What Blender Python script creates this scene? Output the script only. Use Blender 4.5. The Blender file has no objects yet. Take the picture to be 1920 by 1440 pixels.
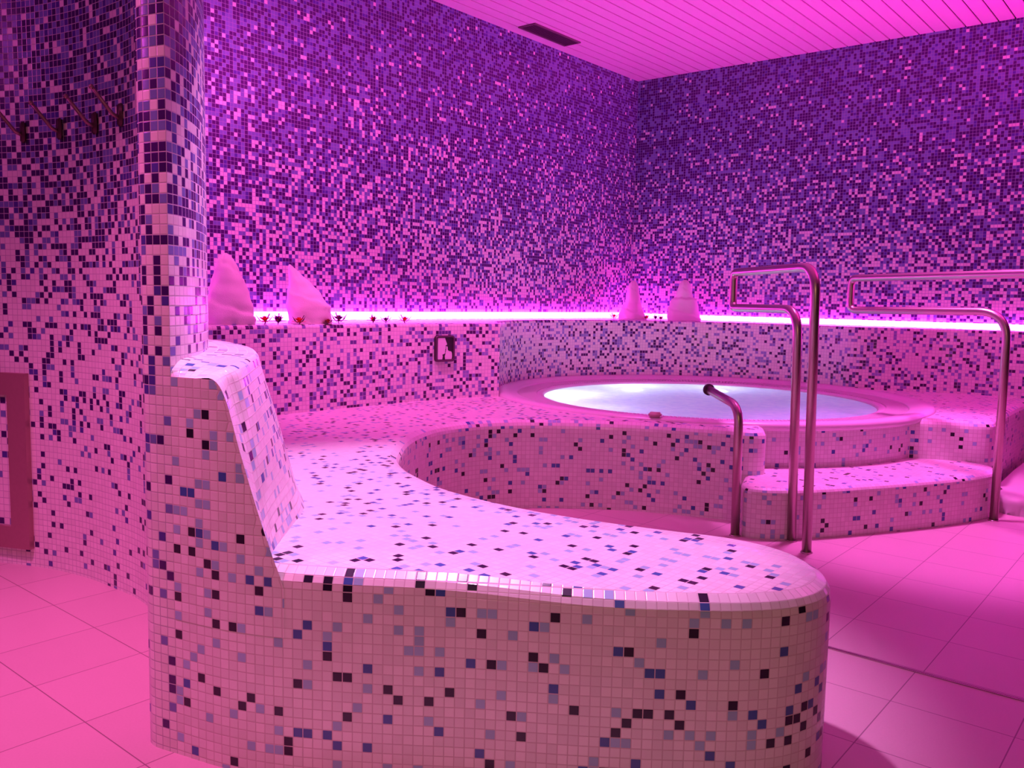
import bpy, bmesh, math, random
from mathutils import Vector, Matrix
from mathutils.geometry import delaunay_2d_cdt
random.seed(7)
PI = math.pi
scene = bpy.context.scene
COL = scene.collection
Z0 = 0.415                      # height at which a row of tiles starts
P = 0.0225                      # pitch of the mosaic tiles in metres
H = 1.075                       # eye height
ZC = 3.087                      # ceiling height
XR, YL = 7.0, 4.325             # right-hand wall plane, left-hand back wall plane
ZD, ZL = 0.458, 0.922           # bench / deck height, ledge height
TC, TR = Vector((5.28, 2.665)), 1.395   # hot tub centre and radius

scene.view_settings.view_transform = 'Standard'
scene.view_settings.look = 'None'
scene.view_settings.exposure = 0.0
scene.view_settings.gamma = 1.0

# ------------------------------------------------------------------ helpers
def obj(name, bm, mat, parent=None, smooth=True, label=None, cat=None, group=None, kind=None):
    me = bpy.data.meshes.new(name)
    if smooth:
        for f in bm.faces: f.smooth = smooth != 'part' or not f.tag
    bm.to_mesh(me); bm.free()
    o = bpy.data.objects.new(name, me); COL.objects.link(o)
    for m in (mat if isinstance(mat, (list, tuple)) else [mat]): me.materials.append(m)
    if parent: o.parent = parent
    tag(o, label, cat, group, kind)
    return o

def tag(o, label=None, cat=None, group=None, kind=None):
    if label: o['label'] = label
    if cat: o['category'] = cat
    if group: o['group'] = group
    if kind: o['kind'] = kind

def thing(name, label, cat, loc=(0, 0, 0), group=None, rz=0):
    o = bpy.data.objects.new(name, None); COL.objects.link(o)
    o.empty_display_size = 0.1
    o.location = loc; o.rotation_euler = (0, 0, rz)
    tag(o, label, cat, group)
    return o

def catmull(pts, step=0.02, closed=False):
    """Dense centripetal-ish Catmull-Rom through 2-D or 3-D points."""
    pts = [Vector(p) for p in pts]
    out = []
    n = len(pts)
    for i in range(n if closed else n - 1):
        if closed:
            p0, p1, p2, p3 = pts[i - 1], pts[i], pts[(i + 1) % n], pts[(i + 2) % n]
        else:
            p1, p2 = pts[i], pts[i + 1]
            p0 = pts[i - 1] if i > 0 else p1 * 2 - p2
            p3 = pts[i + 2] if i + 2 < n else p2 * 2 - p1
        d = (p2 - p1).length
        k = max(1, int(round(d / step)))
        d0, d2 = max((p1 - p0).length, 1e-6), max((p3 - p2).length, 1e-6)
        m1 = ((p2 - p1) / d + ((p1 - p0) / d0 - (p2 - p0) / (d0 + d))) * d
        m2 = ((p2 - p1) / d + ((p3 - p2) / d2 - (p3 - p1) / (d + d2))) * d
        for j in range(k):
            t = j / k
            t2, t3 = t * t, t * t * t
            out.append(p1 * (2 * t3 - 3 * t2 + 1) + m1 * (t3 - 2 * t2 + t) + p2 * (-2 * t3 + 3 * t2) + m2 * (t3 - t2))
    if not closed: out.append(pts[-1].copy())
    return out

def resample(pts, step):
    """Points at equal arc length STEP along a dense polyline (last point kept)."""
    out, acc = [pts[0].copy()], 0.0
    for a, b in zip(pts, pts[1:]):
        d = (b - a).length
        while acc + d >= step:
            a = a.lerp(b, (step - acc) / d); d = (b - a).length; acc = 0.0
            out.append(a.copy())
        acc += d
    if acc > step * .3: out.append(pts[-1].copy())
    else: out[-1] = pts[-1].copy()
    return out

def arclen(pts):
    s = [0.0]
    for a, b in zip(pts, pts[1:]): s.append(s[-1] + (b - a).length)
    return s

def normals_left(pts):
    out = []
    n = len(pts)
    for i in range(n):
        t = pts[min(i + 1, n - 1)] - pts[max(i - 1, 0)]
        t.normalize()
        out.append(Vector((-t.y, t.x)))
    return out

def uvl(bm):
    return bm.loops.layers.uv.verify()

def quad(bm, vs, uvs, uv, mi=0):
    try:
        f = bm.faces.new(vs)
    except ValueError:
        return None
    for l, c in zip(f.loops, uvs): l[uv].uv = c
    f.material_index = mi
    return f

def grid(bm, rows, uvrows, mi=0):
    """rows: list of lists of points (same length)."""
    uv = uvl(bm)
    V = [[bm.verts.new(p) for p in r] for r in rows]
    for i in range(len(rows) - 1):
        for j in range(len(rows[0]) - 1):
            quad(bm, (V[i][j], V[i][j + 1], V[i + 1][j + 1], V[i + 1][j]),
                 (uvrows[i][j], uvrows[i][j + 1], uvrows[i + 1][j + 1], uvrows[i + 1][j]), uv, mi)
    return V

def box(bm, x0, x1, y0, y1, z0, z1, M=None):
    uv = uvl(bm)
    c = [Vector((x, y, z)) for z in (z0, z1) for y in (y0, y1) for x in (x0, x1)]
    if M is not None: c = [M @ v for v in c]
    v = [bm.verts.new(p) for p in c]
    for f in ((0, 2, 3, 1), (4, 5, 7, 6), (0, 1, 5, 4), (2, 6, 7, 3), (0, 4, 6, 2), (1, 3, 7, 5)):
        bm.faces.new([v[i] for i in f])

def fill_top(bm, loop, zf, uvf, cell=0.09, mi=0):
    """Triangulated cap over a closed 2-D loop with interior points; zf(x,y) height; uvf(x,y)."""
    uv = uvl(bm)
    pts = [Vector((p[0], p[1])) for p in loop]
    n = len(pts)
    edges = [(i, (i + 1) % n) for i in range(n)]
    xs = [p.x for p in pts]; ys = [p.y for p in pts]
    inner = []
    def inside(x, y):
        c = False
        for i in range(n):
            a, b = pts[i], pts[(i + 1) % n]
            if (a.y > y) != (b.y > y) and x < (b.x - a.x) * (y - a.y) / (b.y - a.y) + a.x: c = not c
        return c
    y = min(ys) + cell / 2
    while y < max(ys):
        x = min(xs) + cell / 2
        while x < max(xs):
            if inside(x, y) and min((p.x - x) ** 2 + (p.y - y) ** 2 for p in pts) > (cell * .4) ** 2:
                inner.append(Vector((x, y)))
            x += cell
        y += cell
    vo, eo, fo, *_ = delaunay_2d_cdt(pts + inner, edges, [], 1, 1e-6)
    V = [bm.verts.new((p.x, p.y, zf(p.x, p.y))) for p in vo]
    for f in fo:
        q = [V[i] for i in f]
        a, b, c = q[0].co, q[1].co, q[2].co
        if (b - a).cross(c - a).z < 0: q.reverse()
        quad(bm, q, [uvf(v.co.x, v.co.y) for v in q], uv, mi)

def slab(path, rest, zt, r, z0=0.0, s0=0.0, dz=lambda x, y: 0.0, cell=0.09, rows=3, back=False):
    """Tiled masonry: vertical face along the open edge PATH, rounded nosing of radius r, flat top."""
    bm = bmesh.new()
    path = resample(path, P)
    s0 = round(s0 / P) * P
    N = normals_left(path); S = arclen(path)
    prof = [(0.0, z0, z0), (0.0, zt - r - 0.10, zt - r - 0.10), (0.0, zt - r, zt - r)]
    for k, dg in enumerate((20, 43, 80)):
        a = math.radians(dg)
        prof.append((r * (1 - math.cos(a)), zt - r + r * math.sin(a) / math.sin(math.radians(80)), zt - r + (k + 1) * P))
    R, U = [], []
    for ins, z, vv in prof:
        row, ur = [], []
        for p, nn, s in zip(path, N, S):
            q = p + nn * ins
            w = 0.0 if z < zt - r - 0.05 else dz(q.x, q.y)
            row.append(Vector((q.x, q.y, z + w))); ur.append(((s0 + s) / P, (vv + w - (zt - r)) / P + 18))
        R.append(row); U.append(ur)
    grid(bm, R, U)
    for f in bm.faces: f.tag = True
    loop = [(v.x, v.y) for v in R[-1]] + [tuple(q) for q in rest]
    fill_top(bm, loop, lambda x, y: zt + dz(x, y), lambda x, y: (x / P, y / P), cell)
    if back:
        rr = [Vector(path[-1])] + [Vector(q) for q in rest] + [Vector(path[0])]
        ss = arclen(rr)
        grid(bm, [[Vector((q.x, q.y, z)) for q in rr] for z in (z0, zt)], [[(s / P, z / P) for s in ss] for z in (z0, zt)])
    bmesh.ops.remove_doubles(bm, verts=bm.verts, dist=0.0006)
    return bm

def ribbon(path, z0, z1, s0=0.0, nz=1, bm=None):
    bm = bm or bmesh.new()
    S = arclen(path)
    zs = [z0 + (z1 - z0) * k / nz for k in range(nz + 1)]
    grid(bm, [[Vector((p[0], p[1], z)) for p in path] for z in zs], [[((s0 + s) / P, (z - Z0) / P + 18) for s in S] for z in zs])
    return bm

def tube(bm, path, r, seg=14, cap=True):
    path = [Vector(p) for p in path]
    n = len(path)
    t0 = (path[1] - path[0]).normalized()
    up = Vector((0, 0, 1)) if abs(t0.z) < .9 else Vector((1, 0, 0))
    nrm = t0.cross(up).normalized()
    rings, prev = [], t0
    for i in range(n):
        t = (path[min(i + 1, n - 1)] - path[max(i - 1, 0)]).normalized()
        ax = prev.cross(t)
        if ax.length > 1e-7:
            nrm = Matrix.Rotation(prev.angle(t), 3, ax.normalized()) @ nrm
        prev = t
        b = t.cross(nrm).normalized()
        rr = r[i] if isinstance(r, (list, tuple)) else r
        rings.append([bm.verts.new(path[i] + (nrm * math.cos(2 * PI * k / seg) + b * math.sin(2 * PI * k / seg)) * rr) for k in range(seg)])
    for a, b in zip(rings, rings[1:]):
        for k in range(seg):
            bm.faces.new((a[k], a[(k + 1) % seg], b[(k + 1) % seg], b[k]))
    if cap:
        bm.faces.new(list(reversed(rings[0]))); bm.faces.new(rings[-1])

def fillet(pts, rads, seg=8):
    """Polyline with rounded corners."""
    pts = [Vector(p) for p in pts]
    out = [pts[0]]
    for i in range(1, len(pts) - 1):
        a, b, c = pts[i - 1], pts[i], pts[i + 1]
        u, v = (a - b).normalized(), (c - b).normalized()
        ang = u.angle(v)
        d = min(rads[i - 1] / math.tan(ang / 2), (a - b).length * .49, (c - b).length * .49)
        p, q = b + u * d, b + v * d
        for k in range(seg + 1):
            t = k / seg
            out.append(p * (1 - t) ** 2 + b * 2 * t * (1 - t) + q * t * t)
    out.append(pts[-1])
    return out

def lathe(bm, prof, c, a0=0.0, a1=2 * PI, seg=128, z=0.0):
    uv = uvl(bm)
    full = abs(a1 - a0 - 2 * PI) < 1e-6
    R = []
    for r_, z_ in prof:
        R.append([bm.verts.new((c[0] + r_ * math.cos(a0 + (a1 - a0) * k / seg), c[1] + r_ * math.sin(a0 + (a1 - a0) * k / seg), z + z_))
                  for k in range(seg if full else seg + 1)])
    m = [0.0]
    for a, b in zip(prof, prof[1:]): m.append(m[-1] + math.hypot(b[0] - a[0], b[1] - a[1]))
    for i in range(len(prof) - 1):
        for k in range(seg):
            k2 = (k + 1) % seg if full else k + 1
            q = (R[i][k], R[i][k2], R[i + 1][k2], R[i + 1][k])
            rad = prof[0][0]
            u0, u1 = (a1 - a0) * k / seg * rad / P, (a1 - a0) * (k + 1) / seg * rad / P
            quad(bm, q, ((u0, m[i] / P), (u1, m[i] / P), (u1, m[i + 1] / P), (u0, m[i + 1] / P)), uv)

# ------------------------------------------------------------------ materials
def new_mat(name):
    m = bpy.data.materials.new(name); m.use_nodes = True
    nt = m.node_tree
    b = nt.nodes['Principled BSDF']
    return m, nt, b

def plain(name, col, rough=.5, metal=0.0, noise=0.0, nscale=40, spec=None):
    m, nt, b = new_mat(name)
    b.inputs['Base Color'].default_value = (*col, 1)
    b.inputs['Roughness'].default_value = rough
    b.inputs['Metallic'].default_value = metal
    if spec is not None: b.inputs['Specular IOR Level'].default_value = spec
    if noise:
        n = nt.nodes.new('ShaderNodeTexNoise'); n.inputs['Scale'].default_value = nscale
        n.inputs['Detail'].default_value = 4
        t = nt.nodes.new('ShaderNodeTexCoord')
        mx = nt.nodes.new('ShaderNodeMix'); mx.data_type = 'RGBA'
        mx.inputs[6].default_value = (*[c * (1 - noise) for c in col], 1)
        mx.inputs[7].default_value = (*[min(1, c * (1 + noise)) for c in col], 1)
        nt.links.new(t.outputs['Object'], n.inputs['Vector'])
        nt.links.new(n.outputs['Fac'], mx.inputs[0]); nt.links.new(mx.outputs[2], b.inputs['Base Color'])
    return m

def mosaic(name, density, clump=0.10, base=(.80, .73, .73), grout=(.62, .50, .52), dark_grout=None,
           pal=((.0, (.022, .012, .035)), (.27, (.055, .115, .36)), (.50, (.34, .50, .66))), rough=.22):
    """Square glass mosaic in UV space (one unit = one tile). density: number, or [(height m, share)...]."""
    m, nt, b = new_mat(name)
    N, L = nt.nodes, nt.links
    def math_(op, a, c=None, clampit=False):
        n = N.new('ShaderNodeMath'); n.operation = op; n.use_clamp = clampit
        for i, v in enumerate((a, c)):
            if v is None: continue
            if isinstance(v, (int, float)): n.inputs[i].default_value = v
            else: L.new(v, n.inputs[i])
        return n.outputs[0]
    uv = N.new('ShaderNodeUVMap')
    fl = N.new('ShaderNodeVectorMath'); fl.operation = 'FLOOR'; L.new(uv.outputs[0], fl.inputs[0])
    fr = N.new('ShaderNodeVectorMath'); fr.operation = 'FRACTION'; L.new(uv.outputs[0], fr.inputs[0])
    wn = N.new('ShaderNodeTexWhiteNoise'); wn.noise_dimensions = '2D'; L.new(fl.outputs[0], wn.inputs['Vector'])
    ad = N.new('ShaderNodeVectorMath'); ad.operation = 'ADD'; ad.inputs[1].default_value = (137.3, 71.9, 0)
    L.new(fl.outputs[0], ad.inputs[0])
    wn2 = N.new('ShaderNodeTexWhiteNoise'); wn2.noise_dimensions = '2D'; L.new(ad.outputs[0], wn2.inputs['Vector'])
    sep = N.new('ShaderNodeSeparateColor'); L.new(wn2.outputs['Color'], sep.inputs[0])
    # share of coloured tiles
    if isinstance(density, (int, float)):
        d = density
    else:
        sx = N.new('ShaderNodeSeparateXYZ'); L.new(fl.outputs[0], sx.inputs[0])
        z = math_('ADD', math_('MULTIPLY', sx.outputs['Y'], P / 3.2), (Z0 - 18 * P) / 3.2)
        rp = N.new('ShaderNodeValToRGB'); el = rp.color_ramp.elements
        while len(el) > 1: el.remove(el[-1])
        el[0].position = density[0][0] / 3.2; el[0].color = (density[0][1],) * 3 + (1,)
        for zz, dd in density[1:]:
            e = el.new(zz / 3.2); e.color = (dd, dd, dd, 1)
        L.new(z, rp.inputs[0]); d = rp.outputs[0]
    if clump:
        no = N.new('ShaderNodeTexNoise'); no.noise_dimensions = '2D'; no.inputs['Scale'].default_value = .23
        no.inputs['Detail'].default_value = 1
        L.new(fl.outputs[0], no.inputs['Vector'])
        d = math_('ADD', d, math_('MULTIPLY', math_('SUBTRACT', no.outputs['Fac'], .5), clump * 3))
    isc = math_('LESS_THAN', wn.outputs['Value'], d)
    cr = N.new('ShaderNodeValToRGB'); cr.color_ramp.interpolation = 'CONSTANT'
    el = cr.color_ramp.elements
    while len(el) > 1: el.remove(el[-1])
    el[0].position = pal[0][0]; el[0].color = (*pal[0][1], 1)
    for ps, c in pal[1:]:
        e = el.new(ps); e.color = (*c, 1)
    L.new(sep.outputs[0], cr.inputs[0])
    mx = N.new('ShaderNodeMix'); mx.data_type = 'RGBA'
    L.new(isc, mx.inputs[0]); mx.inputs[6].default_value = (*base, 1); L.new(cr.outputs[0], mx.inputs[7])
    hv = N.new('ShaderNodeHueSaturation'); L.new(mx.outputs[2], hv.inputs['Color'])
    L.new(math_('ADD', math_('MULTIPLY', sep.outputs[1], .13), .93), hv.inputs['Value'])
    # joints
    sf = N.new('ShaderNodeSeparateXYZ'); L.new(fr.outputs[0], sf.inputs[0])
    e1 = math_('ABSOLUTE', math_('SUBTRACT', sf.outputs['X'], .5)); e2 = math_('ABSOLUTE', math_('SUBTRACT', sf.outputs['Y'], .5))
    edge = math_('MAXIMUM', e1, e2)
    isg = math_('GREATER_THAN', edge, .452)
    mg = N.new('ShaderNodeMix'); mg.data_type = 'RGBA'
    L.new(isg, mg.inputs[0]); L.new(hv.outputs['Color'], mg.inputs[6]); mg.inputs[7].default_value = (*grout, 1)
    L.new(mg.outputs[2], b.inputs['Base Color'])
    ro = N.new('ShaderNodeMix'); L.new(isg, ro.inputs[0]); ro.inputs[2].default_value = rough; ro.inputs[3].default_value = .85
    L.new(ro.outputs[0], b.inputs['Roughness'])
    # each tile sits at a very slightly different tilt, joints a little recessed
    ge = N.new('ShaderNodeNewGeometry')
    tv = N.new('ShaderNodeVectorMath'); tv.operation = 'SUBTRACT'; L.new(wn2.outputs['Color'], tv.inputs[0]); tv.inputs[1].default_value = (.5, .5, .5)
    ts = N.new('ShaderNodeVectorMath'); ts.operation = 'SCALE'; L.new(tv.outputs[0], ts.inputs[0]); ts.inputs['Scale'].default_value = .045
    bu = N.new('ShaderNodeBump'); bu.inputs['Strength'].default_value = .22; bu.inputs['Distance'].default_value = .0015
    mr = N.new('ShaderNodeMapRange'); mr.inputs['From Min'].default_value = .40; mr.inputs['From Max'].default_value = .47
    mr.inputs['To Min'].default_value = 1; mr.inputs['To Max'].default_value = 0
    L.new(edge, mr.inputs['Value']); L.new(mr.outputs[0], bu.inputs['Height'])
    ta = N.new('ShaderNodeVectorMath'); ta.operation = 'ADD'; L.new(bu.outputs[0], ta.inputs[0]); L.new(ts.outputs[0], ta.inputs[1])
    tn = N.new('ShaderNodeVectorMath'); tn.operation = 'NORMALIZE'; L.new(ta.outputs[0], tn.inputs[0])
    L.new(tn.outputs[0], b.inputs['Normal'])
    return m

WALLPAL = ((.0, (.050, .008, .12)), (.52, (.075, .050, .30)), (.66, (.165, .19, .46)))
M_wall = mosaic('mosaic_wall', [(.0, .12), (.9, .34), (1.05, .46), (1.3, .58), (1.6, .71), (2.0, .84), (2.4, .925), (2.8, .972), (3.05, .988)], clump=.025, pal=WALLPAL, grout=(.31, .28, .47))
M_left = mosaic('mosaic_left_wall', [(.0, .09), (.5, .17), (.8, .28), (1.05, .44), (1.3, .58), (1.6, .74), (1.9, .86), (2.2, .94), (3.0, .98)], clump=.06, pal=WALLPAL, grout=(.50, .42, .50))
M_ledge = mosaic('mosaic_ledge', .37, clump=.10, pal=((.0, (.060, .015, .10)), (.34, (.12, .07, .28)), (.56, (.26, .25, .54))), grout=(.52, .44, .54))
M_bench = mosaic('mosaic_bench', .15, clump=.02)
M_back = mosaic('mosaic_backrest', .22, clump=.05)
M_step = mosaic('mosaic_step', .105, clump=.03)
M_capped = mosaic('mosaic_ledge_top', .20, clump=.05)

M_steel = plain('brushed_steel', (.50, .40, .38), rough=.33, metal=1.0, noise=.05, nscale=300)
M_bronze = plain('frame_metal', (.40, .20, .22), rough=.45, metal=.35, noise=.06, nscale=60)
M_dark = plain('black_plastic', (.022, .012, .02), rough=.4)
M_acryl = plain('white_acrylic', (.74, .58, .68), rough=.25, noise=.02)
M_channel = plain('channel_shadow', (.24, .15, .20), rough=.6)
M_slat = plain('ceiling_slat', (.86, .54, .76), rough=.45)
M_void = plain('ceiling_void', (.10, .05, .08), rough=.9)
M_vent = plain('vent_dark', (.035, .02, .03), rough=.6)
M_hook = plain('hook_metal', (.34, .18, .22), rough=.4, metal=.7)
M_white = plain('sign_white', (.80, .74, .76), rough=.35)
M_stone = plain('smooth_stone', (.60, .52, .54), rough=.5, noise=.06, nscale=25)

def floor_mat():
    m, nt, b = new_mat('floor_tile')
    N, L = nt.nodes, nt.links
    g = N.new('ShaderNodeNewGeometry'); s = N.new('ShaderNodeSeparateXYZ'); L.new(g.outputs['Position'], s.inputs[0])
    def math_(op, a, c=None):
        n = N.new('ShaderNodeMath'); n.operation = op
        for i, v in enumerate((a, c)):
            if v is None: continue
            if isinstance(v, (int, float)): n.inputs[i].default_value = v
            else: L.new(v, n.inputs[i])
        return n.outputs[0]
    T = .2995
    near = math_('LESS_THAN', s.outputs['X'], 2.678)
    x = math_('DIVIDE', math_('SUBTRACT', s.outputs['X'], math_('MULTIPLY', near, .031)), T)
    y = math_('DIVIDE', math_('SUBTRACT', s.outputs['Y'], math_('ADD', .910, math_('MULTIPLY', near, .018))), T)
    ex = math_('ABSOLUTE', math_('SUBTRACT', math_('FRACT', x), .5)); ey = math_('ABSOLUTE', math_('SUBTRACT', math_('FRACT', y), .5))
    isj = math_('GREATER_THAN', math_('MAXIMUM', ex, ey), .5 - .0052)
    cb = N.new('ShaderNodeCombineXYZ'); L.new(math_('FLOOR', x), cb.inputs[0]); L.new(math_('FLOOR', y), cb.inputs[1])
    wn = N.new('ShaderNodeTexWhiteNoise'); L.new(cb.outputs[0], wn.inputs['Vector'])
    no = N.new('ShaderNodeTexNoise'); no.inputs['Scale'].default_value = 160; no.inputs['Detail'].default_value = 3; L.new(g.outputs['Position'], no.inputs['Vector'])
    n2 = N.new('ShaderNodeTexNoise'); n2.inputs['Scale'].default_value = 3; n2.inputs['Detail'].default_value = 4; L.new(g.outputs['Position'], n2.inputs['Vector'])
    v = math_('ADD', math_('MULTIPLY', wn.outputs['Value'], .05), math_('ADD', .86, math_('ADD', math_('MULTIPLY', no.outputs['Fac'], .10), math_('MULTIPLY', n2.outputs['Fac'], .08))))
    hs = N.new('ShaderNodeHueSaturation'); hs.inputs['Color'].default_value = (.61, .45, .46, 1); L.new(v, hs.inputs['Value'])
    mx = N.new('ShaderNodeMix'); mx.data_type = 'RGBA'; L.new(isj, mx.inputs[0]); L.new(hs.outputs[0], mx.inputs[6]); mx.inputs[7].default_value = (.26, .16, .19, 1)
    L.new(mx.outputs[2], b.inputs['Base Color'])
    b.inputs['Roughness'].default_value = .42
    bu = N.new('ShaderNodeBump'); bu.inputs['Strength'].default_value = .06; bu.inputs['Distance'].default_value = .002
    L.new(no.outputs['Fac'], bu.inputs['Height']); L.new(bu.outputs[0], b.inputs['Normal'])
    return m
M_floor = floor_mat()

def emit_mat(name, col, st):
    m, nt, b = new_mat(name)
    nt.nodes.remove(b)
    e = nt.nodes.new('ShaderNodeEmission'); e.inputs[0].default_value = (*col, 1); e.inputs[1].default_value = st
    nt.links.new(e.outputs[0], nt.nodes['Material Output'].inputs[0])
    return m
M_led = emit_mat('led_glow', (1.0, .042, .88), 26.0)

def towel_mat():
    m, nt, b = new_mat('terry_towel')
    b.inputs['Base Color'].default_value = (.78, .70, .71, 1); b.inputs['Roughness'].default_value = .95
    b.inputs['Sheen Weight'].default_value = .3
    n = nt.nodes.new('ShaderNodeTexNoise'); n.inputs['Scale'].default_value = 260; n.inputs['Detail'].default_value = 2
    t = nt.nodes.new('ShaderNodeTexCoord'); nt.links.new(t.outputs['Object'], n.inputs['Vector'])
    bu = nt.nodes.new('ShaderNodeBump'); bu.inputs['Strength'].default_value = .5; bu.inputs['Distance'].default_value = .004
    nt.links.new(n.outputs['Fac'], bu.inputs['Height']); nt.links.new(bu.outputs[0], b.inputs['Normal'])
    return m
M_towel = towel_mat()

def water_mat():
    m, nt, b = new_mat('pool_water')
    N, L = nt.nodes, nt.links
    N.remove(b)
    g = N.new('ShaderNodeNewGeometry')
    n = N.new('ShaderNodeTexNoise'); n.inputs['Scale'].default_value = 22; n.inputs['Detail'].default_value = 8; L.new(g.outputs['Position'], n.inputs['Vector'])
    n2 = N.new('ShaderNodeTexNoise'); n2.inputs['Scale'].default_value = 5; n2.inputs['Detail'].default_value = 3; L.new(g.outputs['Position'], n2.inputs['Vector'])
    bu = N.new('ShaderNodeBump'); bu.inputs['Strength'].default_value = .10; bu.inputs['Distance'].default_value = .01; L.new(n2.outputs['Fac'], bu.inputs['Height'])
    gl = N.new('ShaderNodeBsdfGlass'); gl.inputs['IOR'].default_value = 1.33; gl.inputs['Roughness'].default_value = .22; gl.inputs['Color'].default_value = (.9, .97, 1, 1)
    L.new(bu.outputs[0], gl.inputs['Normal'])
    cr = N.new('ShaderNodeValToRGB'); cr.color_ramp.elements[0].position = .30; cr.color_ramp.elements[0].color = (.70, .78, .94, 1)
    cr.color_ramp.elements[1].position = .68; cr.color_ramp.elements[1].color = (.92, .96, 1, 1)
    L.new(n.outputs['Fac'], cr.inputs[0])
    tr = N.new('ShaderNodeBsdfTranslucent'); L.new(cr.outputs[0], tr.inputs['Color'])
    df = N.new('ShaderNodeBsdfDiffuse'); df.inputs['Color'].default_value = (.62, .55, .85, 1)
    m1 = N.new('ShaderNodeMixShader'); m1.inputs[0].default_value = .30; L.new(tr.outputs[0], m1.inputs[1]); L.new(df.outputs[0], m1.inputs[2])
    m2 = N.new('ShaderNodeMixShader'); m2.inputs[0].default_value = .80; L.new(gl.outputs[0], m2.inputs[1]); L.new(m1.outputs[0], m2.inputs[2])
    L.new(m2.outputs[0], N['Material Output'].inputs[0])
    return m
M_water = water_mat()
M_basin = plain('basin_acrylic', (.70, .78, .86), rough=.4, noise=.15, nscale=30)

# ------------------------------------------------------------------ plan curves
WO = [(.80, 4.80), (1.03, 4.27), (1.294, 3.666), (1.377, 3.478), (1.435, 3.24), (1.450, 3.03), (1.452, 2.90), (1.437, 2.775), (1.39, 2.63),
      (1.32, 2.475), (1.22, 2.285), (1.12, 2.105), (1.04, 1.985), (1.0, 1.932), (.988, 1.912), (.985, 1.892), (.991, 1.858), (1.003, 1.816)]
WI = [(1.003, 1.816), (1.03, 1.831), (1.07, 1.862), (1.115, 1.905), (1.165, 1.96), (1.22, 2.03), (1.28, 2.117), (1.34, 2.22), (1.40, 2.345),
      (1.47, 2.52), (1.53, 2.72), (1.57, 2.95), (1.58, 3.15), (1.56, 3.40), (1.50, 3.68), (1.42, 3.95), (1.28, 4.36)]
wo = catmull(WO, .022); wi = catmull(WI, .022)
FR = [(1.003, 1.816), (1.018, 1.756), (1.04, 1.68), (1.085, 1.575), (1.15, 1.465), (1.235, 1.34), (1.334, 1.205), (1.482, .985), (1.599, .828),
      (1.70, .715), (1.77, .665), (1.85, .638), (1.93, .640), (2.02, .685), (2.095, .77), (2.13, .87), (2.13, .97), (2.085, 1.13), (2.03, 1.34),
      (2.0, 1.55), (2.005, 1.78), (2.03, 1.93), (2.085, 2.08), (2.17, 2.27), (2.27, 2.42), (2.406, 2.55), (2.547, 2.67), (2.769, 2.81),
      (2.98, 2.885), (3.20, 2.87), (3.39, 2.775), (3.579, 2.585), (3.753, 2.34), (3.87, 2.08), (3.935, 1.90), (3.965, 1.80), (3.995, 1.735),
      (4.05, 1.708), (4.13, 1.738), (4.235, 1.79)]
fr = catmull(FR, .022); fs = arclen(fr)
def front_at(s):
    for i in range(len(fs) - 1):
        if fs[i + 1] >= s:
            t = (s - fs[i]) / (fs[i + 1] - fs[i]); return fr[i].lerp(fr[i + 1], t)
LF1 = catmull([(1.40, 3.722), (2.0, 3.725), (2.69, 3.728), (3.17, 3.715), (3.52, 3.70), (3.79, 3.665), (3.96, 3.625), (4.10, 3.575), (4.172, 3.545)], .03)
def arc(c, r, a0, a1, n):
    return [Vector((c[0] + r * math.cos(math.radians(a0 + (a1 - a0) * k / n)), c[1] + r * math.sin(math.radians(a0 + (a1 - a0) * k / n)))) for k in range(n + 1)]
LFA = arc(TC, 1.408, 141.6, -20, 90)
LF2 = catmull([LFA[-2], LFA[-1], (6.66, 1.99), (6.78, 1.755), (6.86, 1.58), (6.895, 1.40), (6.91, 1.2), (6.92, .8), (6.93, 0), (6.94, -1.5)], .03)[1:]
LF1.append(LFA[0].copy())

# ------------------------------------------------------------------ setting
# floor (open under the sunken tub)
bm = bmesh.new()
for x0, x1, y0, y1 in ((-1.6, 4.2, -1.5, 4.9), (6.6, 7.2, -1.5, 4.6), (4.2, 6.6, -1.5, 1.5), (4.2, 6.6, 3.9, 4.6)):
    vs = [bm.verts.new((x, y, 0)) for x, y in ((x0, y0), (x1, y0), (x1, y1), (x0, y1))]
    bm.faces.new(vs)
obj('floor', bm, M_floor, smooth=False, kind='structure')

# metal joint profile let into the floor
bm = bmesh.new(); box(bm, 2.671, 2.676, -1.4, 2.70, -.01, .003); box(bm, 2.680, 2.685, -1.4, 2.70, -.01, .003)
tr1 = obj('trim_1', bm, M_steel, smooth=False, kind='structure')
bm = bmesh.new(); box(bm, 2.676, 2.680, -1.4, 2.70, -.01, .001)
obj('joint_gap', bm, M_channel, parent=tr1, smooth=False)

# ceiling of metal slats
bm = bmesh.new()
G0, GP, GW = 4.2165, .1046, .0125
y1 = YL + .02
k = 0
while y1 > -1.9:
    y0 = G0 - GP * k + GW / 2
    box(bm, -1.2, XR + .01, y0, y1, ZC, ZC + .012)
    y1 = y0 - GW; k += 1
ceil = obj('ceiling', bm, M_slat, smooth=False, kind='structure')
bm = bmesh.new(); box(bm, -1.2, XR + .02, -1.9, YL + .02, ZC + .03, ZC + .05)
obj('backing_board', bm, M_void, parent=ceil, smooth=False)

# the two mosaic walls behind the tub
bm = ribbon([Vector((1.25, YL)), Vector((XR, YL))], .3, ZC, s0=1.25, nz=1)
obj('wall_back', bm, M_wall, smooth=False, kind='structure')
bm = ribbon([Vector((XR, YL)), Vector((XR, -1.8))], .0, ZC, s0=XR + .6, nz=1)
obj('wall_right', bm, M_wall, smooth=False, kind='structure')

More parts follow.
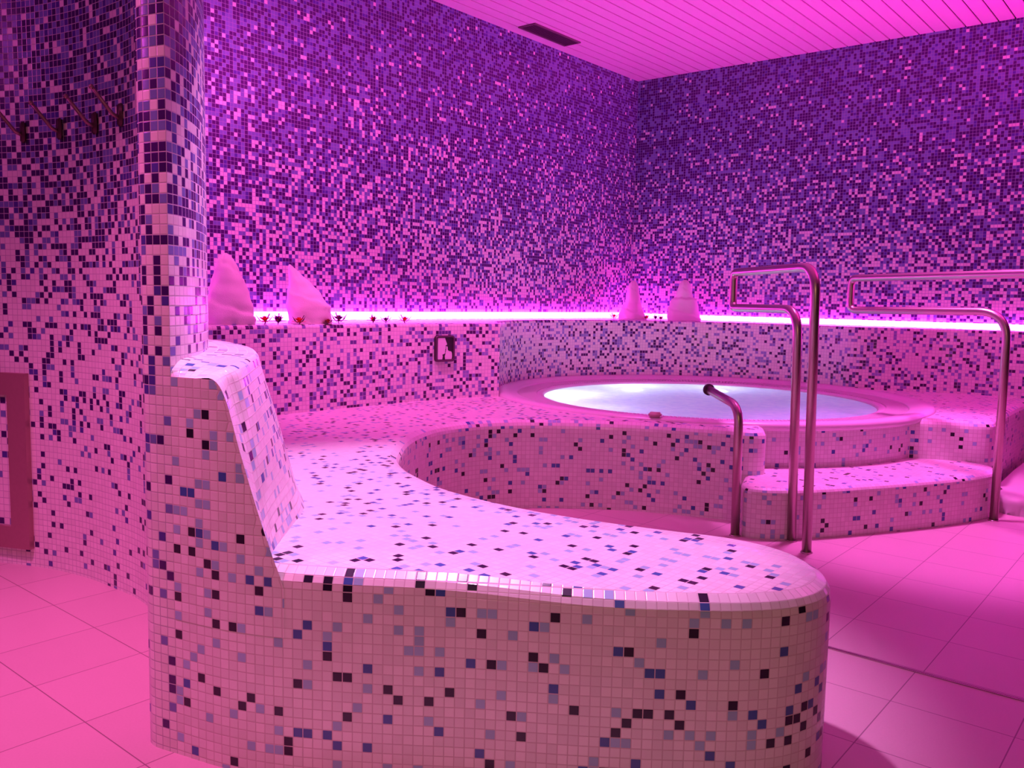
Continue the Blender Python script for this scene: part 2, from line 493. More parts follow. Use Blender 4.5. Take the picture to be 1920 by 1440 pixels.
# curved free-standing wall on the left
so = arclen(wo)[-1]
bm = ribbon(wo, 0, ZC, s0=-so); ribbon(wi, 0, ZC, bm=bm)
bmesh.ops.remove_doubles(bm, verts=bm.verts, dist=1e-5)
wl = obj('wall_left', bm, M_left, kind='structure')
for e in wl.data.edges:
    a, b = (wl.data.vertices[i].co for i in e.vertices)
    if abs(a.x - 1.003) < 2e-3 and abs(a.y - 1.816) < 2e-3 and abs(b.x - 1.003) < 2e-3: e.use_edge_sharp = True

# ledge wall behind the bench and round the tub
RL = .016
def ledge_rows(path, s0):
    N = normals_left(path); S = arclen(path)
    prof = [(0, .44, .44), (0, ZL - RL, ZL - RL)] + [(RL * (1 - math.cos(a)), ZL - RL + RL * math.sin(a), ZL - RL + RL * a) for a in (PI / 6, PI / 3, PI / 2)]
    rows = [[Vector((p.x + n.x * i, p.y + n.y * i, z)) for p, n in zip(path, N)] for i, z, v in prof]
    return rows, [[((s0 + s) / P, v / P) for s in S] for i, z, v in prof]
bm = bmesh.new()
r1, u1 = ledge_rows(LF1, 0); grid(bm, r1, u1)
lf2 = LFA + LF2[1:]
r2, u2 = ledge_rows(lf2, 9.0); grid(bm, r2, u2)
obj('wall_ledge', bm, M_ledge, kind='structure')
bm = bmesh.new()
loop = [(v.x, v.y) for v in r1[-1][:-1]] + [(4.185, 3.566)] + [(v.x, v.y) for v in r2[-1][1:]] + [(XR, -1.5), (XR, YL), (1.40, YL)]
fill_top(bm, loop, lambda x, y: ZL, lambda x, y: (x / P, y / P), .12)
obj('trim_2', bm, M_capped, smooth=False, kind='structure')

# ------------------------------------------------------------------ bench, platform, steps
def sm(a, b, x):
    t = max(0, min(1, (x - a) / (b - a))); return t * t * (3 - 2 * t)
def bench_dz(x, y):
    return .024 * (1 - sm(.30, .85, math.hypot(x - 1.08, y - 1.60)))
bench = thing('tiled_bench', 'long curved mosaic seat sweeping from the foreground back to the tub', 'bench', (1.6, 1.3, 0))
tub_left = [TC + Vector((TR * math.cos(math.radians(a)), TR * math.sin(math.radians(a)))) for a in range(219, 140, -3)]
rest = tub_left + [(4.14, 3.60), (3.79, 3.70), (2.69, 3.76), (1.60, 3.76), (1.52, 3.2), (1.50, 2.8), (1.38, 2.38), (1.20, 2.06), (1.04, 1.86)]
bm = slab(fr, rest, ZD, .043, dz=bench_dz)
bmesh.ops.translate(bm, verts=bm.verts, vec=-bench.location)
obj('seat', bm, M_bench, bench, smooth='part')

# backrest: leaning shell against the left wall, flush with the seat front
sB, sT = .285, .145
def E(z):
    t = (z - .47) / (.885 - .47)
    return front_at(sB + (sT - sB) * (t ** .9 if t > 0 else t))
cols = [  # foot, top outer edge, inner cap point
    ((1.160, 1.630, .437), (1.088, 1.722, .893), (1.000, 1.830, .904)),
    ((1.214, 1.692, .450), (1.145, 1.752, .903), (1.030, 1.850, .925)),
    ((1.339, 1.812, .457), (1.285, 1.915, .905), (1.080, 1.910, .928)),
    ((1.456, 1.930, .456), (1.400, 2.055, .905), (1.160, 1.990, .930)),
    ((1.548, 2.050, .455), (1.485, 2.185, .905), (1.250, 2.110, .930)),
    ((1.650, 2.220, .455), (1.580, 2.360, .905), (1.350, 2.280, .930)),
    ((1.745, 2.450, .455), (1.655, 2.540, .905), (1.450, 2.500, .930)),
    ((1.810, 2.750, .455), (1.725, 2.760, .905), (1.510, 2.730, .930)),
    ((1.840, 3.080, .455), (1.755, 3.060, .905), (1.550, 3.060, .930)),
    ((1.820, 3.430, .455), (1.735, 3.420, .905), (1.540, 3.400, .930)),
    ((1.770, 3.735, .455), (1.690, 3.735, .905), (1.480, 3.735, .930))]
def profile(B, T, I):
    B, T, I = Vector(B), Vector(T), Vector(I)
    up = Vector((0, 0, 1))
    inn = (I - T); inn.z = 0
    l = inn.length; inn.normalize()
    Tl = T - up * .035 - inn * .004
    pts = [B, B.lerp(Tl, .12) + inn * .010, B.lerp(Tl, .35) + inn * .006, B.lerp(Tl, .65), Tl, T + inn * .012, T + inn * min(.05, l * .5) + up * .008, I]
    return pts
raw = []
c0 = []
zt0 = .879
for t in (-.08, .12, .35, .65, .92):
    z = .47 + (zt0 - .47) * t; q = E(z); c0.append(Vector((q.x, q.y, z)))
q = front_at(sT * .86); c0.append(Vector((q.x, q.y, .8875)))
q = front_at(sT * .5); c0.append(Vector((q.x, q.y, .8875)))
c0.append(Vector((1.0035, 1.815, .8875)))
raw.append(c0)
for c in cols: raw.append(profile(*c))
# densify along the run, then along the profile
runs = []
nlev = len(raw[0])
chord = [0.0]
for a, b in zip(raw, raw[1:]): chord.append(chord[-1] + (b[3] - a[3]).length)
levels = []
for j in range(nlev):
    line = []
    pts = [r[j] for r in raw]
    for i in range(len(pts) - 1):
        p1, p2 = pts[i], pts[i + 1]
        p0 = pts[i - 1] if i > 1 else p1 * 2 - p2
        p3 = pts[i + 2] if i + 2 < len(pts) else p2 * 2 - p1
        kk = max(2, int((chord[i + 1] - chord[i]) / .02))
        for m_ in range(kk):
            t = m_ / kk
            v = .5 * ((2 * p1) + (p2 - p0) * t + (2 * p0 - 5 * p1 + 4 * p2 - p3) * t * t + (3 * p1 - p0 - 3 * p2 + p3) * t ** 3) if i > 0 else p1.lerp(p2, t)
            line.append((v, chord[i] + (chord[i + 1] - chord[i]) * t))
    line.append((pts[-1], chord[-1]))
    levels.append(line)
dense = []
for i in range(len(levels[0])):
    pr = catmull([levels[j][i][0] for j in range(nlev)], 1.0)
    pts = [levels[j][i][0] for j in range(nlev)]
    o_ = []
    for j in range(nlev - 1):
        p1, p2 = pts[j], pts[j + 1]
        p0 = pts[j - 1] if j > 0 else p1 * 2 - p2
        p3 = pts[j + 2] if j + 2 < nlev else p2 * 2 - p1
        for m_ in range(4):
            t = m_ / 4
            o_.append(.5 * ((2 * p1) + (p2 - p0) * t + (2 * p0 - 5 * p1 + 4 * p2 - p3) * t * t + (3 * p1 - p0 - 3 * p2 + p3) * t ** 3))
    o_.append(pts[-1])
    dense.append(o_)
bm = bmesh.new()
mid = 12
UVs = []
sref = arclen(dense[10])
for i, d in enumerate(dense):
    UVs.append([((levels[0][i][1]) / P, (.46 + sv) / P) for sv in sref])
grid(bm, dense, UVs)
# front face of the backrest, on the same surface as the seat front
edge = [p for p in dense[0]]
rowsF, uvF = [], []
for p in edge[:21]:
    z = p.z
    # arc length of this point on the front curve
    si = min(range(len(fr)), key=lambda q: (fr[q].x - p.x) ** 2 + (fr[q].y - p.y) ** 2)
    s_ = fs[si]
    row, ur = [], []
    for k in range(9):
        s = s_ * k / 8
        q = front_at(s) if k < 8 else Vector((p.x, p.y))
        d_ = front_at(min(s + .004, fs[-1])) - front_at(max(s - .004, 0)); d_.normalize()
        row.append(Vector((q.x + d_.y * .0004, q.y - d_.x * .0004, z))); ur.append((s / P, (z - Z0) / P + 18))
    rowsF.append(row); uvF.append(ur)
lo = [Vector((v.x, v.y, .325)) for v in rowsF[0]]
rowsF.insert(0, lo); uvF.insert(0, [(u, (.325 - Z0) / P + 18) for u, v in uvF[0]])
grid(bm, rowsF, uvF)
bmesh.ops.translate(bm, verts=bm.verts, vec=-bench.location)
bk = obj('backrest', bm, M_back, bench)

# lower step in front of the tub
step = thing('tiled_step', 'low curved mosaic step between the handrails in front of the tub', 'step', (4.5, 1.3, 0))
ST = catmull([(4.08, 1.815), (3.92, 1.752), (3.78, 1.695), (3.722, 1.645), (3.735, 1.575), (3.80, 1.49), (3.92, 1.392), (4.14, 1.253), (4.426, 1.091), (4.641, .981), (4.83, .900), (4.97, .862),
              (5.09, .865), (5.18, .905), (5.225, .98)], .022)
rest = [(5.225, 1.06), (5.18, 1.20), (5.13, 1.32)] + [tuple(TC + Vector((1.33 * math.cos(math.radians(a)), 1.33 * math.sin(math.radians(a))))) for a in range(260, 218, -4)] + [(4.22, 1.86)]
bm = slab(ST, rest, .236, .03, s0=3.3)
bmesh.ops.translate(bm, verts=bm.verts, vec=-step.location)
obj('tread', bm, M_step, step, smooth='part')

# raised platform on the right of the tub, with the riser that carries the tub rim
plat = thing('tiled_platform', 'raised mosaic platform to the right of the tub behind the far handrail', 'platform', (5.9, 1.4, 0))
PR = catmull([(5.10, 1.33), (5.135, 1.255), (5.175, 1.165), (5.215, 1.07), (5.25, .985), (5.285, .945), (5.34, .932), (5.42, .938), (5.60, .95), (6.0, .965), (6.5, .97), (6.95, .97)], .022)
rest = [(6.95, 1.2), (6.93, 1.42), (6.89, 1.60), (6.81, 1.78), (6.69, 2.0)] + [tuple(TC + Vector((TR * math.cos(math.radians(a)), TR * math.sin(math.radians(a))))) for a in range(336, 263, -4)]
bm = slab(PR, rest, ZD, .043, s0=6.1)
bmesh.ops.translate(bm, verts=bm.verts, vec=-plat.location)
obj('deck', bm, M_step, plat, smooth='part')
bm = bmesh.new()
rs = arc(TC, 1.362, 218, 264, 40)
ribbon(rs, .1, .445, s0=12.4, bm=bm)
bmesh.ops.translate(bm, verts=bm.verts, vec=-plat.location)
obj('riser', bm, M_step, plat)

# low rounded kerb at the right-hand edge
kerb = catmull([(5.30, .90), (5.20, .885), (5.125, .84), (5.10, .77), (5.14, .69), (5.25, .60), (5.45, .50), (5.9, .38), (6.9, .25)], .03)
bm = slab(kerb, [(6.9, .93), (6.0, .93), (5.40, .91)], .095, .04, cell=.2)
obj('low_kerb', bm, M_stone, label='low smooth rounded kerb at the foot of the platform by the far handrail', cat='kerb')

# ------------------------------------------------------------------ hot tub
tub = thing('hot_tub', 'round white hot tub sunk in the mosaic deck, filled and lit', 'hot tub', (TC.x, TC.y, 0))
def tobj(name, prof, mat, seg=160):
    b_ = bmesh.new(); lathe(b_, prof, (0, 0), seg=seg)
    return obj(name, b_, mat, tub)
tobj('rim', [(1.345, .36), (1.36, .425), (1.388, .430), (1.402, .440), (1.404, .458), (1.396, .470), (1.38, .476), (1.34, .475), (1.30, .468), (1.285, .462),
             (1.262, .461), (1.252, .455), (1.252, .42)], M_acryl)
tobj('overflow_channel', [(1.254, .44), (1.25, .425), (1.13, .420), (1.126, .43)], M_channel)
tobj('inner_edge', [(1.128, .42), (1.128, .447), (1.115, .449), (1.09, .445), (1.078, .437), (1.074, .41), (1.072, .30)], M_acryl)
gr = bmesh.new()
NS = 300
for k in range(NS):
    a = 2 * PI * k / NS
    M = Matrix.Rotation(a, 4, 'Z')
    box(gr, 1.127, 1.253, -.0082, .0082, .440, .4525, M)
obj('overflow_grille', gr, M_acryl, tub, smooth=False)
tobj('basin', [(1.073, .42), (1.07, .20), (1.04, .10), (.98, .06), (.74, .05), (.70, .0), (.68, -.30), (.62, -.37), (.0, -.38)], M_basin, 96)
wb = bmesh.new()
lathe(wb, [(1.0745, .430), (.8, .430), (.5, .430), (.2, .430), (.0001, .430)], (0, 0), seg=96)
obj('water', wb, M_water, tub)
# small moulded block on the near edge
a = math.radians(196)
def atub(r_, deg, z): return Vector((r_ * math.cos(math.radians(deg)), r_ * math.sin(math.radians(deg)), z))
bl = bmesh.new()
bmesh.ops.create_cube(bl, size=1)
for v in bl.verts: v.co = Vector((v.co.x * .042, v.co.y * .066, v.co.z * .026))
bmesh.ops.bevel(bl, geom=bl.edges[:], offset=.008, segments=3, affect='EDGES')
bo = obj('rim_block', bl, plain('rim_block_plastic', (.55, .36, .36), rough=.5), tub)
bo.location = atub(1.383, 196.5, .488); bo.rotation_euler = (0, 0, math.radians(196.5))
bo['label'] = 'small dull pink moulded block on the near edge of the tub'
# underwater lamp housings
for deg in (118, 62, 20, 165):
    lb = bmesh.new()
    bmesh.ops.create_cone(lb, cap_ends=True, segments=24, radius1=.07, radius2=.055, depth=.03)
    lo_ = obj('underwater_lamp', lb, M_acryl, tub)
    lo_.location = atub(1.045, deg, .18); lo_.rotation_euler = (0, math.radians(-90), math.radians(deg))

# ------------------------------------------------------------------ handrails
R_ = .0205
def flange(parent, p):
    b_ = bmesh.new()
    bmesh.ops.create_cone(b_, cap_ends=True, segments=24, radius1=.0265, radius2=.0245, depth=.004)
    f = obj('floor_flange', b_, M_steel, parent); f.location = Vector(p) - parent.location + Vector((0, 0, .002))
def rail(label, A, B, A_top, B_top, far_low, far_top, ra, rb):
    t = thing('handrail', label, 'handrail', (A[0], A[1], 0), 'steel handrails at the tub step')
    pts = [A, A_top, far_top, far_low, B_top, B]
    path = fillet([Vector(p) for p in pts], [ra, .042, .042, rb], 10)
    b_ = bmesh.new(); tube(b_, [p - t.location for p in path], R_, 18)
    obj('rail_tube', b_, M_steel, t)
    flange(t, A); flange(t, B)
    return t
rail('steel loop handrail on two posts left of the step, nearest the bench', (3.673, 1.334, 0), (3.81, 1.456, 0), (3.655, 1.352, 1.239), (3.792, 1.474, 1.056),
     (4.30, 2.027, 1.054), (4.30, 2.027, 1.240), .12, .12)
rail('steel loop handrail right of the step, cut by the photo edge', (4.393, .585, 0), (4.912, .835, 0), (4.393, .585, 1.236), (4.908, .838, 1.064),
     (5.135, 1.689, 1.052), (5.135, 1.689, 1.236), .12, .15)
g = thing('grab_rail', 'short steel grab rail with bent end, standing by the well wall', 'handrail', (3.713, 1.687, 0))
b_ = bmesh.new()
pth = fillet([(0, 0, 0), (-.006, .006, .605), (.185, .255, .650)], [.10], 10)
tube(b_, pth, R_, 18)
obj('rail_tube', b_, M_steel, g)
b_ = bmesh.new()
e1_, e0_ = Vector(pth[-1]), Vector(pth[-2]); dr = (e1_ - e0_).normalized()
tube(b_, [e1_ - dr * .004, e1_ + dr * .010], .0285, 20)
obj('end_collar', b_, M_dark, g)
flange(g, (3.713, 1.687, 0))

# ------------------------------------------------------------------ LED strips
bm = bmesh.new(); box(bm, 1.45, XR - .03, YL - .022, YL - .004, ZL + .003, ZL + .054)
obj('led_strip', bm, M_led, smooth=False, label='glowing magenta light strip along the foot of the left back wall', cat='light strip')
bm = bmesh.new(); box(bm, XR - .022, XR - .004, -1.2, YL - .03, ZL + .003, ZL + .047)
obj('led_strip', bm, M_led, smooth=False, label='glowing magenta light strip along the foot of the right wall', cat='light strip')

# ------------------------------------------------------------------ towels
def towel(label, loc, hgt, prof, lean, folds, seed, rz=0.0, flat=.8):
    """prof: [(t, radius)], lean: [(t, dx, dy)] centre line; wrapped cone with soft diagonal folds."""
    rnd = random.Random(seed)
    def itp(tab, t, k):
        for a_, b2 in zip(tab, tab[1:]):
            if b2[0] >= t:
                w = (t - a_[0]) / (b2[0] - a_[0]); w = w * w * (3 - 2 * w) * .5 + w * .5
                return a_[k] * (1 - w) + b2[k] * w
        return tab[-1][k]
    b2 = bmesh.new()
    ns, nt_ = 48, 46
    ph = [rnd.uniform(0, 6.28) for _ in range(6)]
    rings = []
    for i in range(nt_ + 1):
        t = i / nt_
        r0 = itp(prof, t, 1)
        cx, cy = itp(lean, t, 1), itp(lean, t, 2)
        ring = []
        for k in range(ns):
            a_ = 2 * PI * k / ns
            rr = r0 * (1 + folds * (.5 * math.sin(3 * a_ + 5 * t + ph[0]) + .35 * math.sin(5 * a_ - 9 * t + ph[1]) + .25 * math.sin(2 * a_ + 21 * t + ph[2])))
            # spiral edge of the wrap: a small step
            w = ((a_ / (2 * PI)) + t * 1.7 + ph[3]) % 1.0
            rr *= 1.0 + .13 * (w if w < .95 else (1 - w) / .05 * .95)
            ring.append(b2.verts.new((cx + rr * math.cos(a_), cy + rr * math.sin(a_) * flat, t * hgt + .004 * math.sin(7 * a_ + ph[4]) * (0 if i == 0 else 1))))
        rings.append(ring)
    for a_, c_ in zip(rings, rings[1:]):
        for k in range(ns): b2.faces.new((a_[k], a_[(k + 1) % ns], c_[(k + 1) % ns], c_[k]))
    b2.faces.new(list(reversed(rings[0]))); b2.faces.new(rings[-1])
    o = obj('folded_towel', b2, M_towel, label=label, cat='towel', group='folded towels on the ledge')
    o.location = loc; o.rotation_euler = (0, 0, rz)
    return o
RZ = math.radians(39.4 - 90)     # towels face the room
cone1 = [(0, .112), (.10, .118), (.25, .112), (.42, .098), (.60, .075), (.78, .056), (.90, .040), (.97, .022), (1, .006)]
towel('white towel folded to a tall rounded cone on the ledge, next to the left wall', (2.452, 3.86, ZL), .352, cone1, [(0, 0, 0), (.3, .0, 0), (.7, -.005, 0), (1, -.018, 0)], .075, 3, RZ)
cone2 = [(0, .108), (.10, .110), (.28, .108), (.48, .088), (.68, .058), (.85, .030), (.95, .014), (1, .004)]
towel('white towel folded to a cone with its tip leaning left, second from left wall', (2.945, 3.86, ZL), .315, cone2, [(0, 0, 0), (.28, -.004, 0), (.48, -.022, 0), (.68, -.052, 0), (.85, -.082, 0), (1, -.108, 0)], .07, 8, RZ)
cone3 = [(0, .112), (.08, .108), (.25, .090), (.45, .064), (.70, .052), (.85, .042), (.96, .026), (1, .010)]
towel('slim white towel cone on the ledge in the glowing wall corner', (6.62, 4.07, ZL), .338, cone3, [(0, 0, 0), (1, .0, 0)], .07, 5, RZ)
cone4 = [(0, .128), (.10, .130), (.30, .122), (.52, .102), (.58, .070), (.70, .062), (.86, .048), (.96, .030), (1, .010)]
towel('white towel with wide base and narrow stepped tip, right of the corner', (6.66, 3.585, ZL), .345, cone4, [(0, 0, 0), (.6, .0, 0), (1, .0, 0)], .065, 11, RZ)

# ------------------------------------------------------------------ scattered flowers
def petals_mesh(rad, n):
    b2 = bmesh.new()
    for layer, (nr, tilt, sc, zz) in enumerate(((n, .10, 1.0, .22), (n - 1, .55, .80, .34), (n - 2, 1.05, .55, .44))):
        for k in range(nr):
            a_ = 2 * PI * k / nr + layer * .4
            M = Matrix.Translation((0, 0, zz * rad)) @ Matrix.Rotation(a_, 4, 'Z') @ Matrix.Rotation(-tilt, 4, 'Y')
            c_ = [(0.05, 0, .0), (.45, .30, .08), (.85, .30, .10), (1.10, 0, .02), (.85, -.30, .10), (.45, -.30, .08)]
            vs = [b2.verts.new(M @ Vector((x * rad * sc, y * rad * sc * 1.2, z * rad))) for x, y, z in c_]
            b2.faces.new(vs)
    return b2
def leaf_mesh(rad):
    b2 = bmesh.new()
    for k in range(4):
        a_ = 2 * PI * k / 4 + .5
        M = Matrix.Rotation(a_, 4, 'Z')
        tip = (1.5, 0, .06) if k % 2 else (1.1, 0, 1.15)
        vs = [b2.verts.new(M @ Vector((x * rad, y * rad, z * rad))) for x, y, z in ((.1, 0, .06), (.65, .20, tip[2] * .45), tip, (.65, -.20, tip[2] * .45))]
        b2.faces.new(vs)
    return b2
F_red = plain('petal_red', (.75, .03, .05), rough=.7); F_pur = plain('petal_purple', (.16, .02, .20), rough=.7); F_wine = plain('petal_wine', (.35, .015, .06), rough=.7)
F_leaf = plain('flower_leaf', (.12, .05, .12), rough=.7); F_mid = plain('flower_centre', (.85, .25, .05), rough=.6)
def flower(label, loc, mat, rad, seed):
    rnd = random.Random(seed)
    t = thing('flower', label, 'flower', loc, 'small flowers scattered on the ledge', rnd.uniform(0, 6))
    obj('petals', petals_mesh(rad, 6), mat, t, smooth=False)
    c_ = bmesh.new(); bmesh.ops.create_icosphere(c_, subdivisions=1, radius=rad * .28)
    for v in c_.verts: v.co.z += rad * .62
    obj('flower_centre', c_, F_mid, t)
    obj('leaf', leaf_mesh(rad), F_leaf, t, smooth=False)
    s_ = bmesh.new(); tube(s_, [(0, 0, 0), (rad * .25, 0, rad * .5), (rad * .7, 0, rad * 1.25)], rad * .07, 6)
    obj('stem', s_, F_leaf, t)
    return t
FL = [('red flower just right of the tallest left towel', (2.645, 3.84), F_red, .036),
      ('purple flower between the two left towels', (2.735, 3.85), F_pur, .036),
      ('red flower close to the base of the leaning towel', (2.805, 3.765), F_red, .032),
      ('dark wine flower lying before the leaning towel', (2.975, 3.738), F_wine, .024),
      ('purple flower with spiky stems right of the leaning towel', (3.115, 3.82), F_pur, .040),
      ('red flower midway along the left ledge', (3.385, 3.84), F_red, .032),
      ('purple flower touching the red one midway along the left ledge', (3.465, 3.82), F_pur, .028),
      ('red flower farthest along the left ledge, above the sign', (3.60, 3.80), F_red, .032),
      ('red flower left of the corner towel', (6.50, 4.185), F_red, .034),
      ('red flower at the right foot of the corner towel', (6.60, 3.915), F_red, .032),
      ('purple flower between the two corner towels', (6.62, 3.835), F_pur, .030),
      ('wine red flower beside the wide towel near the corner', (6.58, 3.76), F_wine, .028)]
for i, (lb_, (x, y), m_, rd) in enumerate(FL): flower(lb_, (x, y, ZL), m_, rd * 1.2, i)

# ------------------------------------------------------------------ silence sign on the ledge wall
sg = thing('silence_sign', 'small framed sign of a face with finger on lips, on the ledge wall', 'sign', (3.792, 3.652, .769), rz=math.radians(-11))
def rrect(w, h, r_, n=6):
    out = []
    for cx, cy, a0 in ((w / 2 - r_, h / 2 - r_, 0), (-w / 2 + r_, h / 2 - r_, 90), (-w / 2 + r_, -h / 2 + r_, 180), (w / 2 - r_, -h / 2 + r_, 270)):
        for k in range(n + 1):
            a_ = math.radians(a0 + 90 * k / n); out.append((cx + r_ * math.cos(a_), cy + r_ * math.sin(a_)))
    return out
def plate(name, poly, y0, y1, mat):
    b2 = bmesh.new()
    f_ = [b2.verts.new((x, -y1, z)) for x, z in poly]; k_ = [b2.verts.new((x, -y0, z)) for x, z in poly]
    b2.faces.new(f_)
    n = len(poly)
    for i in range(n): b2.faces.new((f_[i], k_[i], k_[(i + 1) % n], f_[(i + 1) % n]))
    bmesh.ops.recalc_face_normals(b2, faces=b2.faces)
    bmesh.ops.triangulate(b2, faces=[f for f in b2.faces if len(f.verts) > 4])
    return obj(name, b2, mat, sg, smooth=False)
W_, H_ = .140, .160
plate('back_plate', rrect(W_, H_, .02), -.012, .006, M_dark)
b2 = bmesh.new()
lo1, lo2 = rrect(W_, H_, .02), rrect(W_ - .022, H_ - .022, .013)
n = len(lo1)
A1 = [b2.verts.new((x, -.006, z)) for x, z in lo1]; A2 = [b2.verts.new((x * .985, -.012, z * .985)) for x, z in lo1]
A3 = [b2.verts.new((x, -.012, z)) for x, z in lo2]; A4 = [b2.verts.new((x, -.006, z)) for x, z in lo2]
for a_, c_ in ((A1, A2), (A2, A3), (A3, A4)):
    for i in range(n): b2.faces.new((a_[i], a_[(i + 1) % n], c_[(i + 1) % n], c_[i]))
obj('frame', b2, plain('sign_frame', (.12, .05, .10), rough=.35, metal=.5), sg)
# face profile looking right, finger raised to the lips (sign coordinates: x 0..1, y 0..1 from the lower left of the plate)
def sp(pts): return [((x - .5) * (W_ - .03), (y - .5) * (H_ - .03)) for x, y in pts]
face = [(0, 0), (.30, 0), (.33, .16), (.30, .22), (.40, .25), (.47, .27), (.49, .35), (.47, .39), (.51, .42), (.49, .47), (.53, .50), (.51, .55), (.54, .60), (.50, .64), (.61, .68), (.60, .74), (.54, .84), (.47, 1.0), (0, 1.0)]
hand = [(.50, 0), (.93, 0), (.96, .10), (.95, .28), (.90, .36), (.76, .38), (.66, .43), (.65, .57), (.60, .62), (.57, .57), (.57, .46), (.54, .36), (.52, .24), (.48, .14)]
plate('face_shape', sp(face), .006, .0085, M_white)
plate('hand_shape', sp(hand), .006, .0085, M_white)

# ------------------------------------------------------------------ ceiling vent
vt = thing('ceiling_vent', 'dark oblong air grille in the slatted ceiling near the back wall', 'vent', (5.405, 4.132, ZC))
b2 = bmesh.new()
for x0, x1, y0, y1 in ((-.29, .29, -.080, -.066), (-.29, .29, .066, .080), (-.29, -.276, -.066, .066), (.276, .29, -.066, .066)):
    box(b2, x0, x1, y0, y1, -.010, .0)
obj('frame', b2, plain('vent_frame', (.16, .08, .12), rough=.5), vt, smooth=False)
b2 = bmesh.new(); box(b2, -.276, .276, -.066, .066, -.002, -.0005)
obj('backing', b2, M_vent, vt, smooth=False)
b2 = bmesh.new()
for k in range(7):
    y = -.054 + k * .018
    box(b2, -.276, .276, y - .004, y + .004, -.009, -.003)
obj('slats', b2, plain('vent_slat', (.07, .035, .055), rough=.5), vt, smooth=False)

# ------------------------------------------------------------------ robe hooks on the left wall
HK = [((1.370, 3.493, 1.655), 'robe hook on the left wall, farthest from the pillar edge'),
      ((1.418, 3.300, 1.655), 'robe hook on the left wall, second from the photo edge'),
      ((1.445, 3.085, 1.655), 'robe hook on the left wall, third from the photo edge'),
      ((1.452, 2.915, 1.665), 'robe hook on the left wall, closest to the pillar edge')]
for (x, y, z), lb_ in HK:
    h = thing('robe_hook', lb_, 'hook', (x, y, z), 'robe hooks in a row on the left wall')
    b2 = bmesh.new(); bmesh.ops.create_cube(b2, size=1)
    for v in b2.verts: v.co = Vector((v.co.x * .014 - .004, v.co.y * .030, v.co.z * .075))
    bmesh.ops.bevel(b2, geom=b2.edges[:], offset=.005, segments=2, affect='EDGES')
    obj('wall_plate', b2, plain('hook_plate', (.10, .04, .06), rough=.4, metal=.5), h)
    b2 = bmesh.new(); tube(b2, fillet([(-.004, 0, -.012), (-.030, 0, -.002), (-.098, 0, .074)], [.02], 5), .0065, 10)
    obj('hook_arm', b2, M_hook, h)
    b2 = bmesh.new(); bmesh.ops.create_uvsphere(b2, u_segments=12, v_segments=8, radius=.0085)
    k_ = obj('hook_knob', b2, M_hook, h); k_.location = (-.098, 0, .074)

# ------------------------------------------------------------------ metal frame on the left wall
d = Vector((-.4038, .9148, 0)); nrm = Vector((-.9148, -.4038, 0))
fm = thing('wall_frame', 'dark reddish metal frame round a tiled panel on the left wall', 'frame', (1.362, 3.512, .0))
def fbox(b2, s0_, s1_, z0, z1, t0, t1):
    M = Matrix(((d.x, nrm.x, 0, 0), (d.y, nrm.y, 0, 0), (0, 0, 1, 0), (0, 0, 0, 1)))
    box(b2, s0_, s1_, t0, t1, z0, z1, M)
FWD, FZ0, FZ1, FL_ = .085, .072, .757, .72
for nm, a_ in (('upright', (0, FWD, FZ0, FZ1)), ('upright', (FL_ - FWD, FL_, FZ0, FZ1)), ('top_rail', (FWD, FL_ - FWD, FZ1 - FWD, FZ1)), ('bottom_rail', (FWD, FL_ - FWD, FZ0, FZ0 + FWD))):
    b2 = bmesh.new(); fbox(b2, *a_, -.03, .022); obj(nm, b2, M_bronze, fm, smooth=False)
b2 = bmesh.new()
uv = uvl(b2)
vs = []
cs = [(FWD, FZ0 + FWD), (FL_ - FWD, FZ0 + FWD), (FL_ - FWD, FZ1 - FWD), (FWD, FZ1 - FWD)]
for s_, z_ in cs: vs.append(b2.verts.new(d * s_ + nrm * .006 + Vector((0, 0, z_))))
quad(b2, vs, [(s_ / P * .85 + 7, z_ / P * .85) for s_, z_ in cs], uv)
obj('panel', b2, M_left, fm, smooth=False)

# ------------------------------------------------------------------ light
def lamp(kind, name, loc, col, energy, target=None, **kw):
    l = bpy.data.lights.new(name, kind); l.color = col; l.energy = energy
    for k, v in kw.items(): setattr(l, k, v)
    o = bpy.data.objects.new(name, l); COL.objects.link(o); o.location = loc
    if target is not None:
        o.rotation_euler = (Vector(target) - Vector(loc)).to_track_quat('-Z', 'Y').to_euler()
    return o
lamp('SPOT', 'downlight_bench', (1.78, 1.82, 3.0), (1, .40, .98), 400, (1.78, 1.80, 0), spot_size=math.radians(55), spot_blend=.5, shadow_soft_size=.06)
lamp('SPOT', 'downlight_deck', (3.35, 3.0, 3.0), (1, .13, .70), 150, (3.40, 3.15, 0), spot_size=math.radians(68), spot_blend=.8, shadow_soft_size=.06)
lamp('SPOT', 'downlight_step', (4.50, 1.45, 3.0), (1, .17, .86), 450, (4.68, 1.10, 0), spot_size=math.radians(52), spot_blend=.6, shadow_soft_size=.14)
lamp('SPOT', 'platform_fill', (6.15, 1.0, 3.0), (1, .10, .62), 70, (6.35, 1.1, 0), spot_size=math.radians(64), spot_blend=.8, shadow_soft_size=.35)  # extra fill spot added to lift the right-hand ledge and deck
lamp('SPOT', 'back_wall_fill', (2.0, 3.25, 3.0), (1, .12, .64), 190, (3.7, 4.3, 1.0), spot_size=math.radians(92), spot_blend=.8, shadow_soft_size=.15)  # unseen spot added to brighten the back wall and left ledge
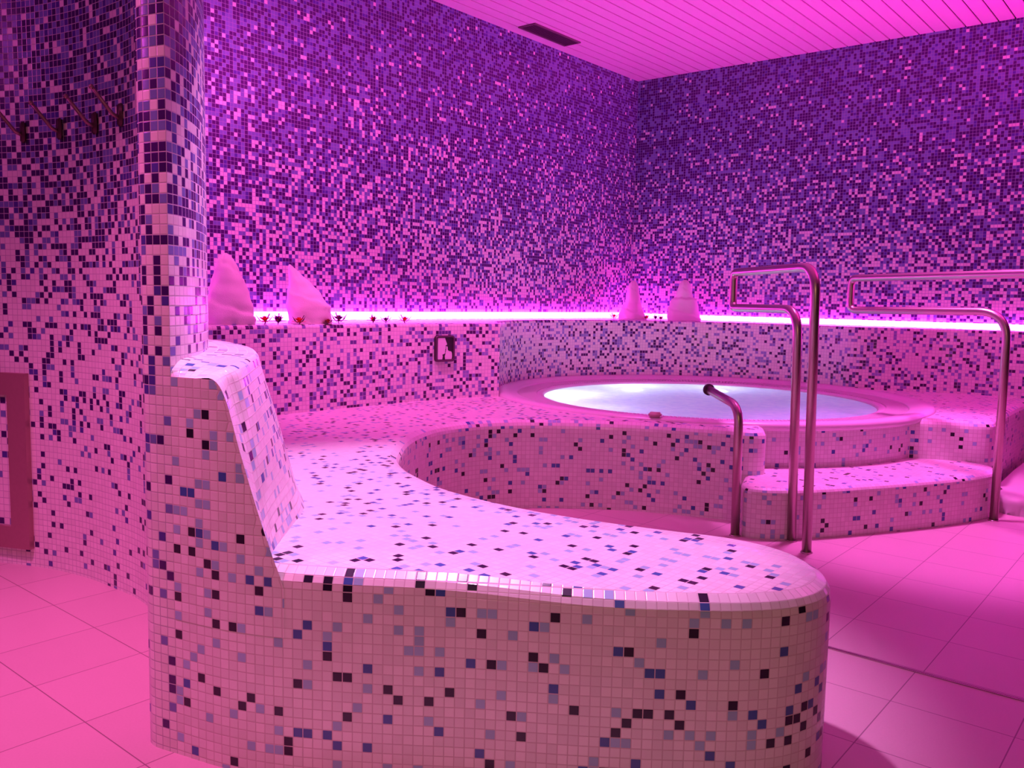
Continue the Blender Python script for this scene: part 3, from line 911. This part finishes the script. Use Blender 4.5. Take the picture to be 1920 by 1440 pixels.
lamp('SPOT', 'downlight_entry', (.35, 2.45, 3.0), (1, .135, .58), 430, (.62, 2.50, 0), spot_size=math.radians(76), spot_blend=1.0, shadow_soft_size=.08)
lamp('AREA', 'left_wall_fill', (-.9, 3.9, 2.5), (1, .08, .85), 12, (1.4, 3.2, 1.9), shape='DISK', size=.5)  # fill light added out of view to tint the upper left wall purple
# upward spot added outside the view to brighten the ceiling
lamp('SPOT', 'ceiling_fill', (5.6, -1.1, 1.8), (1, .032, .62), 820, (5.1, 1.6, 4.1), spot_size=math.radians(92), spot_blend=.5, shadow_soft_size=.8)
# warm fill light added behind the camera for the bench fronts
lamp('AREA', 'warm_fill', (-1.3, -.9, 2.2), (1, .52, .34), 6.5, (1.6, 1.0, .35), shape='RECTANGLE', size=1.6, size_y=1.0, spread=math.radians(95))
# lamps under the water
for deg, e in ((118, 26), (62, 16), (20, 10), (165, 8)):
    v = atub(.93, deg, .20); lamp('POINT', 'underwater_glow', (TC.x + v.x, TC.y + v.y, v.z), (.70, .82, 1.0), e * .25, shadow_soft_size=.07)

w = bpy.data.worlds.new('world'); scene.world = w; w.use_nodes = True
w.node_tree.nodes['Background'].inputs[0].default_value = (1.0, .30, .42, 1)
w.node_tree.nodes['Background'].inputs[1].default_value = .015

# ------------------------------------------------------------------ camera
YAW, PIT, ROL, F = 0.687777, 0.0977055, -0.0200012, 1618.66
fw = Vector((math.cos(YAW) * math.cos(PIT), math.sin(YAW) * math.cos(PIT), -math.sin(PIT)))
rt = Vector((math.sin(YAW), -math.cos(YAW), 0)); dn = fw.cross(rt)
c, s = math.cos(ROL), math.sin(ROL)
r2, d2 = rt * c + dn * s, dn * c - rt * s
cam = bpy.data.cameras.new('camera'); cam.sensor_width = 36; cam.sensor_fit = 'HORIZONTAL'; cam.lens = F / 1920 * 36; cam.clip_start = .02
co = bpy.data.objects.new('camera', cam); COL.objects.link(co)
M = Matrix((( r2.x, -d2.x, -fw.x, 0), (r2.y, -d2.y, -fw.y, 0), (r2.z, -d2.z, -fw.z, H), (0, 0, 0, 1)))
co.matrix_world = M
scene.camera = co
